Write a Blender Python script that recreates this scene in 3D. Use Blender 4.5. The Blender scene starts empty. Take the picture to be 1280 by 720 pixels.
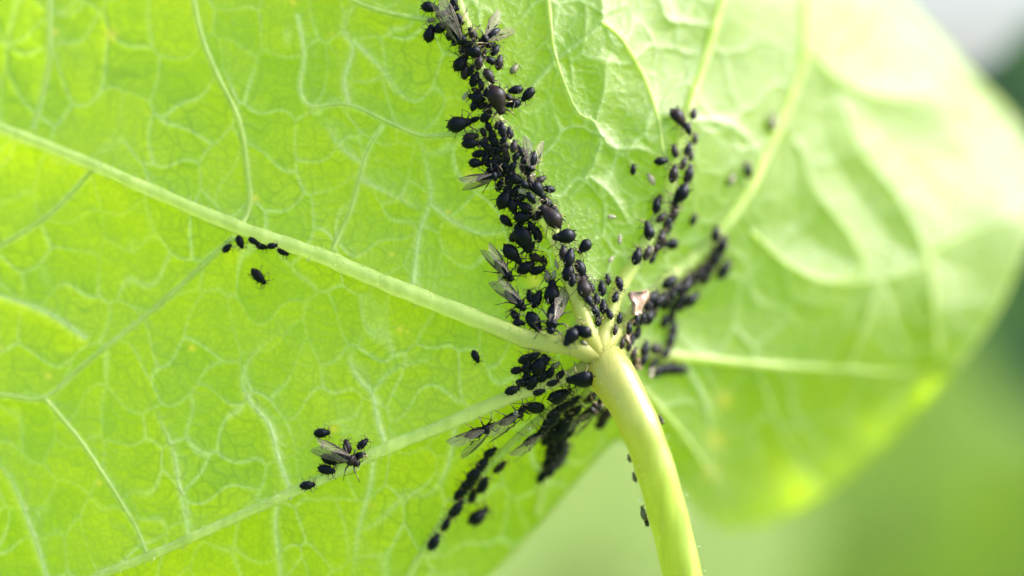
import bpy, math, random
import numpy as np
from mathutils import Vector, Matrix

random.seed(7)
SC = bpy.context.scene
COL = SC.collection
R = math.radians

# ------------------------------------------------------------------ camera
LENS, SENSOR, DIST = 100.0, 36.0, 0.25          # a macro lens 25 cm from the leaf
MM = 0.001
S = DIST * SENSOR / LENS / 1280.0               # metres per photograph pixel at the focus distance
HEIGHT = 0.16                                   # the leaf's centre above the ground
cam_data = bpy.data.cameras.new('camera')
cam = bpy.data.objects.new('camera', cam_data)
COL.objects.link(cam)
cam.location = (0, -DIST, HEIGHT)
cam.rotation_euler = (R(90), 0, 0)
cam_data.lens, cam_data.sensor_width = LENS, SENSOR
cam_data.clip_start, cam_data.clip_end = 0.005, 500
cam_data.dof.use_dof = True
cam_data.dof.focus_distance = DIST
cam_data.dof.aperture_fstop = 4.5
SC.camera = cam

# ------------------------------------------------------------------ light
SUN_AZ, SUN_EL = 93.0, 41.0                     # clockwise from +Y, up
world = bpy.data.worlds.new('World')
SC.world = world
world.use_nodes = True
wn = world.node_tree
sky = wn.nodes.new('ShaderNodeTexSky')
sky.sky_type = 'NISHITA'
sky.sun_disc = False
sky.sun_elevation = R(SUN_EL)
sky.sun_rotation = R(SUN_AZ)
sky.air_density = 1.0
sky.dust_density = 7.0
sky.ozone_density = 1.0
wn.links.new(sky.outputs[0], wn.nodes['Background'].inputs['Color'])
wn.nodes['Background'].inputs['Strength'].default_value = 0.15
sun_data = bpy.data.lights.new('sun', 'SUN')
sun_data.energy = 2.1
sun_data.angle = R(16)
sun_data.color = (1.0, 0.975, 0.94)
sun = bpy.data.objects.new('sun', sun_data)
COL.objects.link(sun)
SUN_DIR = Vector((math.sin(R(SUN_AZ)) * math.cos(R(SUN_EL)), math.cos(R(SUN_AZ)) * math.cos(R(SUN_EL)), math.sin(R(SUN_EL))))
sun.rotation_euler = SUN_DIR.to_track_quat('Z', 'Y').to_euler()
sun.location = (0.3, 0.3, 0.6)
SC.view_settings.view_transform = 'Standard'
SC.view_settings.look = 'None'
SC.view_settings.gamma = 1
SC.view_settings.exposure = 1.84
SC.render.engine = 'CYCLES'
SC.cycles.use_denoising = True
SC.cycles.max_bounces = 8
SC.cycles.transparent_max_bounces = 12
SC.cycles.sample_clamp_indirect = 6

# ------------------------------------------------------------------ helpers
def at(u, v, d=0.0):
    """A point d millimetres behind the focus distance, seen at photograph pixel u, v."""
    k = S * (DIST + d * MM) / DIST
    return Vector(((u - 640) * k, d * MM, HEIGHT - (v - 360) * k))

def tag(o, label=None, cat=None, group=None, kind=None):
    if label: o['label'] = label
    if cat: o['category'] = cat
    if group: o['group'] = group
    if kind: o['kind'] = kind
    return o

def empty(name, loc=(0, 0, 0)):
    o = bpy.data.objects.new(name, None)
    o.empty_display_size = 0.001
    o.location = loc
    COL.objects.link(o)
    return o

def link(name, me, parent=None):
    o = bpy.data.objects.new(name, me)
    COL.objects.link(o)
    if parent: o.parent = parent
    return o

class MB:
    """Collects vertices and faces of one mesh."""
    def __init__(self):
        self.v, self.f, self.m = [], [], []
    def tube(self, pts, radii, n=8, squash=1.0, up=None, mat=0, cap=True):
        pts = [Vector(p) for p in pts]
        rings = []
        prev = None
        for i, p in enumerate(pts):
            t = (pts[min(i + 1, len(pts) - 1)] - pts[max(i - 1, 0)]).normalized()
            if up is not None:
                a = Vector(up[i] if isinstance(up, list) else up)
            else:
                a = prev if prev is not None else (Vector((0, 0, 1)) if abs(t.z) < 0.9 else Vector((0, 1, 0)))
            a = (a - t * a.dot(t))
            if a.length < 1e-9: a = t.orthogonal()
            a.normalize(); prev = a
            b = t.cross(a)
            r = radii[i] if hasattr(radii, '__len__') else radii
            base = len(self.v)
            for k in range(n):
                w = 2 * math.pi * k / n
                self.v.append(tuple(p + a * (math.cos(w) * r * squash) + b * (math.sin(w) * r)))
            rings.append(base)
        for i in range(len(rings) - 1):
            for k in range(n):
                q = (k + 1) % n
                self.f.append((rings[i] + k, rings[i] + q, rings[i + 1] + q, rings[i + 1] + k)); self.m.append(mat[i] if isinstance(mat, list) else mat)
        if cap:
            m0 = mat[0] if isinstance(mat, list) else mat
            self.f.append(tuple(rings[0] + k for k in reversed(range(n)))); self.m.append(m0)
            self.f.append(tuple(rings[-1] + k for k in range(n))); self.m.append(mat[-1] if isinstance(mat, list) else mat)
        return self
    def mesh(self, name, mats, smooth=True):
        me = bpy.data.meshes.new(name)
        me.from_pydata(self.v, [], self.f)
        for x in (mats if isinstance(mats, (list, tuple)) else [mats]): me.materials.append(x)
        if any(self.m): me.polygons.foreach_set('material_index', self.m)
        if smooth: me.polygons.foreach_set('use_smooth', [True] * len(me.polygons))
        me.update()
        return me

def catmull(pts, step):
    """Resamples a polyline as a smooth curve, about one point every step."""
    pts = np.array(pts, float)
    P = np.vstack([2 * pts[0] - pts[1], pts, 2 * pts[-1] - pts[-2]])
    out = []
    for i in range(1, len(P) - 2):
        p0, p1, p2, p3 = P[i - 1], P[i], P[i + 1], P[i + 2]
        n = max(2, int(np.linalg.norm(p2[:2] - p1[:2]) / step))
        for t in np.arange(n) / n:
            out.append(0.5 * (2 * p1 + (p2 - p0) * t + (2 * p0 - 5 * p1 + 4 * p2 - p3) * t * t + (3 * p1 - p0 - 3 * p2 + p3) * t ** 3))
    out.append(P[-2])
    return np.array(out)

# ------------------------------------------------------------------ materials
def material(name):
    m = bpy.data.materials.new(name)
    m.use_nodes = True
    nt = m.node_tree
    nt.nodes.clear()
    out = nt.nodes.new('ShaderNodeOutputMaterial')
    return m, nt, out

def node(nt, kind, **kw):
    n = nt.nodes.new(kind)
    for k, v in kw.items():
        if k in n.inputs: n.inputs[k].default_value = v
        else: setattr(n, k, v)
    return n

def mixcol(nt, fac, a, b):
    n = nt.nodes.new('ShaderNodeMix'); n.data_type = 'RGBA'
    for sock, val in ((n.inputs[0], fac), (n.inputs[6], a), (n.inputs[7], b)):
        if isinstance(val, bpy.types.NodeSocket): nt.links.new(val, sock)
        else: sock.default_value = val
    return n.outputs[2]

def noise_mat(name, a, b, scale, rough=0.5, spec=0.5, bump=0.0, bscale=None, bdist=0.0001, detail=4, sheen=0.0):
    m, nt, out = material(name)
    tc = node(nt, 'ShaderNodeTexCoord')
    oi = node(nt, 'ShaderNodeObjectInfo')
    nz = node(nt, 'ShaderNodeTexNoise', Scale=scale, Detail=detail)
    add = node(nt, 'ShaderNodeVectorMath', operation='ADD')
    nt.links.new(tc.outputs['Object'], add.inputs[0]); nt.links.new(oi.outputs['Random'], add.inputs[1])
    nt.links.new(add.outputs[0], nz.inputs['Vector'])
    p = node(nt, 'ShaderNodeBsdfPrincipled', Roughness=rough)
    p.inputs['Specular IOR Level'].default_value = spec
    if sheen:
        p.inputs['Specular Tint'].default_value = (0.62, 0.76, 1, 1)
        p.inputs['Sheen Weight'].default_value = sheen
        p.inputs['Sheen Roughness'].default_value = 0.4
        p.inputs['Sheen Tint'].default_value = (0.75, 0.82, 1, 1)
    nt.links.new(mixcol(nt, nz.outputs['Fac'], (*a, 1), (*b, 1)), p.inputs['Base Color'])
    if bump:
        n2 = node(nt, 'ShaderNodeTexNoise', Scale=bscale or scale * 4, Detail=3)
        nt.links.new(add.outputs[0], n2.inputs['Vector'])
        bp = node(nt, 'ShaderNodeBump', Strength=bump, Distance=bdist)
        nt.links.new(n2.outputs['Fac'], bp.inputs['Height']); nt.links.new(bp.outputs[0], p.inputs['Normal'])
    nt.links.new(p.outputs[0], out.inputs['Surface'])
    return m

def leaf_mat(name, refl_a, refl_b, trans_a, trans_b, vein_refl, vein_trans, rough, spec, mixf, scale=60, fine=True):
    """A leaf blade: a waxy reflecting skin over tissue that lets light through."""
    m, nt, out = material(name)
    L = nt.links
    tc = node(nt, 'ShaderNodeTexCoord')
    n1 = node(nt, 'ShaderNodeTexNoise', Scale=scale, Detail=5, Roughness=0.6)
    L.new(tc.outputs['Object'], n1.inputs['Vector'])
    ramp = node(nt, 'ShaderNodeMapRange'); ramp.inputs[1].default_value = 0.32; ramp.inputs[2].default_value = 0.68
    L.new(n1.outputs['Fac'], ramp.inputs[0])
    fac = ramp.outputs[0]
    if fine:                                    # the small fields between the veins differ in thickness
        ati = node(nt, 'ShaderNodeAttribute', attribute_name='tint')
        mf = node(nt, 'ShaderNodeMix'); mf.inputs[0].default_value = 0.5
        L.new(fac, mf.inputs[2]); L.new(ati.outputs['Fac'], mf.inputs[3]); fac = mf.outputs[0]
    n2 = node(nt, 'ShaderNodeTexNoise', Scale=2600, Detail=3)
    L.new(tc.outputs['Object'], n2.inputs['Vector'])
    av = node(nt, 'ShaderNodeAttribute', attribute_name='vein')
    asp = node(nt, 'ShaderNodeAttribute', attribute_name='spot')
    ant = node(nt, 'ShaderNodeAttribute', attribute_name='net')
    yel_r, yel_t = (0.3, 0.3, 0.03, 1), (0.9, 0.82, 0.06, 1)
    refl = mixcol(nt, fac, (*refl_a, 1), (*refl_b, 1))
    refl = mixcol(nt, av.outputs['Fac'], refl, (*vein_refl, 1))
    refl = mixcol(nt, asp.outputs['Fac'], refl, yel_r)
    tran = mixcol(nt, fac, (*trans_a, 1), (*trans_b, 1))
    tran = mixcol(nt, av.outputs['Fac'], tran, (*vein_trans, 1))
    if fine: tran = mixcol(nt, ant.outputs['Fac'], tran, (0.20, 0.40, 0.002, 1))
    tran = mixcol(nt, asp.outputs['Fac'], tran, yel_t)
    p = node(nt, 'ShaderNodeBsdfDiffuse', Roughness=0.3)
    gl = node(nt, 'ShaderNodeBsdfGlossy', Roughness=rough)
    fr = node(nt, 'ShaderNodeFresnel', IOR=1.25 + 0.4 * spec)
    rr = node(nt, 'ShaderNodeMapRange'); rr.inputs[3].default_value = rough - 0.18; rr.inputs[4].default_value = rough + 0.12
    L.new(n2.outputs['Fac'], rr.inputs[0]); L.new(rr.outputs[0], gl.inputs['Roughness'])
    L.new(refl, p.inputs['Color'])
    t = node(nt, 'ShaderNodeBsdfTranslucent')
    L.new(tran, t.inputs['Color'])
    if fine:
        vo = node(nt, 'ShaderNodeTexVoronoi', Scale=1700, feature='DISTANCE_TO_EDGE')
        wr = node(nt, 'ShaderNodeTexNoise', Scale=900, Detail=2)
        L.new(tc.outputs['Object'], wr.inputs['Vector'])
        vm = node(nt, 'ShaderNodeVectorMath', operation='MULTIPLY_ADD')
        vm.inputs[1].default_value = (0.0008,) * 3
        L.new(wr.outputs['Color'], vm.inputs[0]); L.new(tc.outputs['Object'], vm.inputs[2])
        L.new(vm.outputs[0], vo.inputs['Vector'])
        mr = node(nt, 'ShaderNodeMapRange'); mr.inputs[1].default_value = 0; mr.inputs[2].default_value = 0.12; mr.inputs[3].default_value = 1; mr.inputs[4].default_value = 0
        L.new(vo.outputs['Distance'], mr.inputs[0])
        ad = node(nt, 'ShaderNodeMath', operation='MULTIPLY_ADD'); ad.inputs[1].default_value = 0.6
        L.new(n2.outputs['Fac'], ad.inputs[0]); L.new(mr.outputs[0], ad.inputs[2])
        bp = node(nt, 'ShaderNodeBump', Strength=0.4, Distance=0.00006)
        L.new(ad.outputs[0], bp.inputs['Height'])
        for q in (p, gl, fr): L.new(bp.outputs[0], q.inputs['Normal'])
    mx = node(nt, 'ShaderNodeMixShader', Fac=mixf)
    L.new(p.outputs[0], mx.inputs[1]); L.new(t.outputs[0], mx.inputs[2])
    wax = node(nt, 'ShaderNodeMixShader')         # the waxy skin over the tissue
    L.new(fr.outputs[0], wax.inputs[0]); L.new(mx.outputs[0], wax.inputs[1]); L.new(gl.outputs[0], wax.inputs[2])
    L.new(wax.outputs[0], out.inputs['Surface'])
    return m

M_BLADE = leaf_mat('leaf_underside', (0.08, 0.15, 0.010), (0.11, 0.19, 0.012), (0.33, 0.60, 0.001), (0.70, 0.88, 0.002),
                   (0.40, 0.50, 0.28), (0.66, 0.84, 0.24), 0.58, 0.7, 0.74, scale=38)

def stalk_mat(name, refl, tran, mixf, rough, spec=0.5, hub=None, sss=0.6):
    m, nt, out = material(name)
    L = nt.links
    tc = node(nt, 'ShaderNodeTexCoord')
    n1 = node(nt, 'ShaderNodeTexNoise', Scale=300, Detail=4)
    m1 = node(nt, 'ShaderNodeMapping'); m1.inputs['Scale'].default_value = (4, 4, 0.5)
    L.new(tc.outputs['Object'], m1.inputs['Vector']); L.new(m1.outputs[0], n1.inputs['Vector'])
    r1 = node(nt, 'ShaderNodeMapRange'); r1.inputs[1].default_value = 0.3; r1.inputs[2].default_value = 0.7
    L.new(n1.outputs['Fac'], r1.inputs[0])
    c = mixcol(nt, r1.outputs[0], (refl[0] * 0.6, refl[1] * 0.72, refl[2] * 0.6, 1), (*[min(1, x * 1.25) for x in refl], 1))
    tr_ = None
    if hub:                                     # the ribs grow yellower towards the petiole
        vd = node(nt, 'ShaderNodeVectorMath', operation='DISTANCE'); vd.inputs[1].default_value = at(748, 446, -1)
        L.new(tc.outputs['Object'], vd.inputs[0])
        mr = node(nt, 'ShaderNodeMapRange'); mr.inputs[1].default_value = 0.002; mr.inputs[2].default_value = 0.013; mr.inputs[3].default_value = 1; mr.inputs[4].default_value = 0
        L.new(vd.outputs['Value'], mr.inputs[0])
        c = mixcol(nt, mr.outputs[0], c, (*hub[0], 1)); tr_ = mixcol(nt, mr.outputs[0], (*tran, 1), (*hub[1], 1))
    p = node(nt, 'ShaderNodeBsdfPrincipled', Roughness=rough)
    p.inputs['Specular IOR Level'].default_value = spec
    L.new(c, p.inputs['Base Color'])
    p.inputs['Subsurface Weight'].default_value = sss
    p.inputs['Subsurface Radius'].default_value = (0.9, 1.0, 0.25)
    p.inputs['Subsurface Scale'].default_value = 0.0012
    n2 = node(nt, 'ShaderNodeTexNoise', Scale=1500, Detail=4)
    mp = node(nt, 'ShaderNodeMapping'); mp.inputs['Scale'].default_value = (1, 1, 0.12)   # fibres run lengthwise
    L.new(tc.outputs['Object'], mp.inputs['Vector']); L.new(mp.outputs[0], n2.inputs['Vector'])
    bp = node(nt, 'ShaderNodeBump', Strength=0.5, Distance=0.00015)
    L.new(n2.outputs['Fac'], bp.inputs['Height']); L.new(bp.outputs[0], p.inputs['Normal'])
    t = node(nt, 'ShaderNodeBsdfTranslucent', Color=(*tran, 1))
    if tr_ is not None: L.new(tr_, t.inputs['Color'])
    mx = node(nt, 'ShaderNodeMixShader', Fac=mixf)
    L.new(p.outputs[0], mx.inputs[1]); L.new(t.outputs[0], mx.inputs[2])
    L.new(mx.outputs[0], out.inputs['Surface'])
    return m

M_VEIN = stalk_mat('vein_tissue', (0.36, 0.43, 0.20), (0.78, 0.92, 0.22), 0.55, 0.45, 0.5, hub=((0.34, 0.36, 0.12), (0.6, 0.62, 0.14)), sss=0)
M_PETIOLE = stalk_mat('petiole_skin', (0.31, 0.40, 0.08), (0.56, 0.66, 0.10), 0.45, 0.33, 1.0, hub=((0.32, 0.34, 0.1), (0.5, 0.52, 0.12)))
M_HAIR = noise_mat('plant_hair', (0.35, 0.42, 0.25), (0.45, 0.5, 0.32), 200, 0.4)
M_BLACK = noise_mat('aphid_black', (0.0012, 0.0015, 0.0026), (0.0035, 0.0045, 0.008), 4, 0.4, 0.16, 0.35, 22, 0.0001, sheen=0.01)
M_BROWN = noise_mat('aphid_brown', (0.006, 0.0035, 0.003), (0.018, 0.011, 0.010), 4, 0.42, 0.22, 0.35, 22, 0.0001, sheen=0.01)
M_OLIVE = noise_mat('aphid_olive', (0.07, 0.075, 0.045), (0.13, 0.13, 0.09), 4, 0.5, 0.45)
M_LIMB = noise_mat('aphid_limb', (0.008, 0.007, 0.006), (0.02, 0.017, 0.014), 6, 0.45)
M_SHIN = noise_mat('aphid_shin', (0.16, 0.13, 0.06), (0.25, 0.2, 0.1), 6, 0.45)
M_EYE = noise_mat('aphid_eye', (0.02, 0.008, 0.006), (0.03, 0.01, 0.008), 6, 0.2)

def film_mat(name, col, alpha, rough=0.3):
    m, nt, out = material(name)
    p = node(nt, 'ShaderNodeBsdfPrincipled', Roughness=rough)
    nz = node(nt, 'ShaderNodeTexNoise', Scale=5, Detail=4)
    tc = node(nt, 'ShaderNodeTexCoord')
    nt.links.new(tc.outputs['Object'], nz.inputs['Vector'])
    nt.links.new(mixcol(nt, nz.outputs['Fac'], (*[x * 0.7 for x in col], 1), (*col, 1)), p.inputs['Base Color'])
    tr = node(nt, 'ShaderNodeBsdfTransparent')
    mx = node(nt, 'ShaderNodeMixShader', Fac=alpha)
    nt.links.new(tr.outputs[0], mx.inputs[1]); nt.links.new(p.outputs[0], mx.inputs[2])
    nt.links.new(mx.outputs[0], out.inputs['Surface'])
    return m
M_WING = film_mat('wing_membrane', (0.22, 0.20, 0.17), 0.5)
M_WVEIN = noise_mat('wing_vein', (0.05, 0.04, 0.03), (0.09, 0.07, 0.05), 5, 0.4)
M_HUSK = film_mat('shed_skin', (0.32, 0.30, 0.25), 0.7, 0.45)
M_PINK = noise_mat('husk_pink', (0.2, 0.12, 0.095), (0.34, 0.25, 0.21), 900, 0.45, 0.5, 0.5, 1500, 0.0002)
M_TAN = noise_mat('husk_tan', (0.09, 0.055, 0.035), (0.26, 0.19, 0.13), 900, 0.5, 0.5, 0.5, 1500, 0.0002)
m, nt, out = material('honeydew')
g = node(nt, 'ShaderNodeBsdfPrincipled', Roughness=0.02, IOR=1.4)
g.inputs['Transmission Weight'].default_value = 0.95
g.inputs['Base Color'].default_value = (0.97, 0.96, 0.9, 1)
nt.links.new(g.outputs[0], out.inputs['Surface'])
M_DEW = m

# ------------------------------------------------------------------ the ground and what grows behind
m, nt, out = material('lawn')
tc = node(nt, 'ShaderNodeTexCoord')
n1 = node(nt, 'ShaderNodeTexNoise', Scale=2.2, Detail=6, Roughness=0.65)
nt.links.new(tc.outputs['Object'], n1.inputs['Vector'])
p = node(nt, 'ShaderNodeBsdfPrincipled', Roughness=0.8)
nt.links.new(mixcol(nt, n1.outputs['Fac'], (0.07, 0.16, 0.02, 1), (0.16, 0.27, 0.05, 1)), p.inputs['Base Color'])
bp = node(nt, 'ShaderNodeBump', Strength=0.8, Distance=0.02)
n2 = node(nt, 'ShaderNodeTexNoise', Scale=60, Detail=4)
nt.links.new(tc.outputs['Object'], n2.inputs['Vector'])
nt.links.new(n2.outputs['Fac'], bp.inputs['Height']); nt.links.new(bp.outputs[0], p.inputs['Normal'])
nt.links.new(p.outputs[0], out.inputs['Surface'])
M_LAWN = m
gb = MB()
N = 40
for j in range(N + 1):
    for i in range(N + 1):
        x, y = (i / N - 0.5), (j / N - 0.5)
        x, y = 400 * x * abs(x) * 2, 400 * y * abs(y) * 2
        gb.v.append((x, y, -0.004 + 0.01 * math.sin(x * 1.7) * math.sin(y * 1.3)))
for j in range(N):
    for i in range(N):
        a = j * (N + 1) + i
        gb.f.append((a, a + 1, a + N + 2, a + N + 1)); gb.m.append(0)
tag(link('ground', gb.mesh('ground', M_LAWN)), 'blurred green lawn behind the leaf', 'ground', kind='structure')

M_UPPER = leaf_mat('leaf_upper', (0.03, 0.075, 0.045), (0.045, 0.095, 0.06), (0.03, 0.07, 0.02), (0.04, 0.09, 0.03), (0.12, 0.22, 0.12), (0.1, 0.2, 0.05), 0.45, 0.5, 0.4, 60, False)
M_MID = leaf_mat('leaf_mid', (0.10, 0.17, 0.02), (0.13, 0.21, 0.03), (0.28, 0.46, 0.03), (0.33, 0.52, 0.04), (0.16, 0.26, 0.08), (0.2, 0.35, 0.05), 0.5, 0.4, 0.5, 60, False)
M_PALE = leaf_mat('leaf_pale', (0.22, 0.29, 0.09), (0.27, 0.33, 0.11), (0.62, 0.75, 0.25), (0.68, 0.8, 0.3), (0.3, 0.4, 0.15), (0.6, 0.75, 0.2), 0.5, 0.4, 0.6, 60, False)
def round_leaf(u, v, d, radius, facing, mat, label, seed):
    """A round shield leaf on its own stalk, a thin bowl with radiating ribs."""
    r = random.Random(seed)
    c = at(u, v, d); n = Vector(facing).normalized()
    x = n.orthogonal().normalized(); y = n.cross(x)
    root = empty('round_leaf', c)
    tag(root, label, 'leaf', 'blurred leaves behind')
    mb = MB(); nr, na = 16, 72
    ph = r.uniform(0, 6)
    def h(q, a): return radius * (0.16 * q * q + 0.05 * q * math.sin(3 * a + ph) + 0.025 * q * (1 - abs(math.cos(4.5 * a)) ** 0.5))
    mb.v.append((0, 0, 0))
    for i in range(1, nr + 1):
        q = i / nr
        for k in range(na):
            a = 2 * math.pi * k / na
            rr = radius * q * (1 + 0.05 * math.sin(5 * a + ph) * q + 0.03 * math.sin(9 * a + 2 * ph) * q)
            mb.v.append(tuple(x * math.cos(a) * rr + y * math.sin(a) * rr - n * h(q, a)))
    for k in range(na): mb.f.append((0, 1 + k, 1 + (k + 1) % na)); mb.m.append(0)
    for i in range(nr - 1):
        for k in range(na):
            a, b = 1 + i * na, 1 + (i + 1) * na
            mb.f.append((a + k, b + k, b + (k + 1) % na, a + (k + 1) % na)); mb.m.append(0)
    link('blade', mb.mesh('blade', mat), root)
    for j in range(9):
        a = 2 * math.pi * (j + 0.5) / 9
        vb = MB(); q = [i / 10 for i in range(10)]
        vb.tube([tuple(x * math.cos(a) * radius * t + y * math.sin(a) * radius * t - n * (h(t, a) - 0.0002)) for t in q], [0.0006 * (1.1 - t) for t in q], 6)
        link('vein', vb.mesh('vein', mat), root)
    pb = MB(); foot = Vector((c.x + r.uniform(-.02, .02), c.y + r.uniform(-.01, .03), 0)) - c
    mid = foot * 0.4 - n * 0.0 + Vector((0, 0.012, 0))
    pb.tube([Vector(p) for p in catmull([(0, 0, 0), tuple(mid * .5 + Vector((0, .008, 0))), tuple(mid), tuple(foot)], 0.01)], 0.0013, 8)
    link('petiole', pb.mesh('petiole', mat), root)
for row in [(1350, 236, 62, 0.0185, (-.25, -1, -.3), M_UPPER, 'dark bluish green blurred leaf beyond the upper far edge', 1),
            (1350, 790, 110, 0.023, (-.1, -1, .1), M_MID, 'dark grass green blurred leaf low beyond the far half', 2),
            (1110, 690, 220, 0.045, (0, -1, .2), M_MID, 'mid green blurred leaf under the far half of the leaf', 3),
            (730, 745, 170, 0.034, (.1, -1, -.1), M_PALE, 'pale yellow green blurred leaf behind the petiole', 4),
            (1400, 370, 150, 0.022, (-.3, -1, 0), M_UPPER, 'grey green blurred leaf beside the far edge', 5)]:
    round_leaf(*row)

# ------------------------------------------------------------------ the leaf blade: its form
# depth in mm behind the focus distance at places on the leaf: nearest at the petiole, falling back to the margins
FORM = [(745, 440, -1.2), (700, 380, -0.2), (660, 260, 0), (625, 150, 0), (590, 40, 0.3), (560, -120, 2), (690, 470, -0.3),
        (600, 400, 0.2), (500, 360, 0.3), (400, 320, 0.6), (300, 285, 1.5), (150, 220, 3.2), (0, 160, 6), (-200, 80, 11),
        (560, 530, 0), (430, 582, 0), (300, 645, 0.6), (150, 705, 1.5), (0, 760, 3), (-200, 820, 7),
        (450, 200, 0.6), (450, 60, 1.2), (300, 60, 2.8), (100, 0, 6), (-200, -150, 11), (250, -200, 6),
        (500, 470, 0.3), (300, 450, 1.0), (100, 500, 2.2), (-100, 500, 4.5),
        (400, 690, 1.5), (500, 640, 2.6), (540, 675, 5), (590, 620, 5.0), (620, 570, 3), (645, 530, 1.6), (690, 530, 4), (690, 580, 7), (640, 690, 10), (770, 540, 9), (500, 800, 6), (300, 850, 5),
        (750, 330, 1.2), (790, 330, 2.8), (780, 380, 2.4), (730, 200, 0.6), (700, 60, 0.6), (750, 60, 1.1), (800, 60, 3.2), (850, 60, 6.2), (800, 200, 2.2), (845, 200, 3.8), (860, 140, 5), (900, 0, 9.5), (900, -150, 16),
        (800, 400, 4.5), (830, 370, 6.5), (880, 320, 8), (930, 215, 9.5), (960, 160, 12), (1000, 40, 16.5), (1040, -150, 26),
        (825, 450, 8), (900, 450, 11), (1000, 460, 15), (1100, 465, 19), (1180, 470, 23), (850, 520, 10), (860, 600, 14), (900, 655, 27), (980, 640, 31), (1060, 590, 29.5), (1150, 500, 26),
        (1000, 300, 14), (1100, 300, 18), (1200, 300, 22), (1275, 290, 25.5), (1050, 150, 18), (1150, 150, 24), (1240, 150, 30), (1300, 200, 31), (1150, 40, 28), (1050, 0, 21), (1100, -100, 31), (1000, 560, 22), (900, 560, 15.5)]
F = np.array(FORM, float)
def tps(r2): return np.where(r2 > 1e-9, r2 * np.log(np.maximum(r2, 1e-9)), 0)
_fx, _fy = F[:, 0] / 500, F[:, 1] / 500
_K = tps((_fx[:, None] - _fx) ** 2 + (_fy[:, None] - _fy) ** 2) + np.eye(len(F)) * 0.004
_P = np.stack([np.ones(len(F)), _fx, _fy], 1)
_A = np.block([[_K, _P], [_P.T, np.zeros((3, 3))]])
_W = np.linalg.solve(_A, np.concatenate([F[:, 2], np.zeros(3)]))
def form(u, v):
    x, y = np.asarray(u, float) / 500, np.asarray(v, float) / 500
    o = _W[-3] + _W[-2] * x + _W[-1] * y
    for k in range(len(F)):
        o = o + _W[k] * tps((x - _fx[k]) ** 2 + (y - _fy[k]) ** 2)
    return o

OUTLINE = [(770, 548), (730, 590), (690, 637), (650, 680), (610, 722), (540, 790), (440, 850), (300, 900), (120, 920), (-60, 880), (-200, 790), (-280, 660), (-320, 500),
           (-330, 320), (-310, 130), (-260, -40), (-170, -160), (-40, -240), (140, -290), (340, -300), (560, -280), (760, -250), (930, -190), (1040, -100), (1105, -28),
           (1158, 30), (1214, 92), (1272, 154), (1303, 206), (1300, 268), (1275, 325), (1245, 390), (1205, 448), (1150, 510), (1095, 565), (1040, 612), (980, 646), (930, 661), (895, 656), (868, 632), (842, 594), (808, 562)]
OUT = catmull(OUTLINE + [OUTLINE[0]], 4)[:-1]

# ------------------------------------------------------------------ veins, traced as seen on the leaf
J = (748, 446)
MAIN = [  # path, radius at the petiole, radius at the tip (pixels)
    ([J, (705, 432), (660, 424), (600, 400), (500, 362), (400, 320), (300, 285), (200, 243), (100, 200), (0, 160), (-120, 112), (-250, 60)], 12, 6),
    ([J, (728, 390), (712, 345), (690, 290), (655, 228), (627, 160), (606, 100), (590, 50), (572, 0), (545, -100), (525, -220)], 10.5, 4.5),
    ([J, (720, 466), (690, 478), (640, 496), (560, 530), (480, 562), (400, 600), (300, 645), (200, 690), (120, 722), (0, 775), (-120, 820)], 9.5, 4.5),
    ([J, (725, 482), (690, 510), (645, 548), (603, 592), (560, 645), (525, 695), (490, 760), (460, 820)], 6, 3.5),
    ([J, (738, 480), (715, 515), (692, 560), (678, 605), (672, 645)], 6, 3),
    ([J, (762, 400), (775, 360), (800, 318), (828, 262), (845, 205), (858, 150), (880, 80), (903, 0), (925, -90), (940, -170)], 11, 4),
    ([J, (772, 415), (805, 378), (850, 338), (893, 298), (935, 242), (955, 200), (982, 140), (1003, 80), (1008, 0), (1010, -90)], 11, 4.5),
    ([J, (780, 440), (850, 446), (950, 456), (1060, 462), (1150, 466), (1200, 452)], 8, 1.2),
    ([J, (785, 470), (830, 515), (870, 565), (900, 615), (918, 645)], 6, 1.2)]
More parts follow.
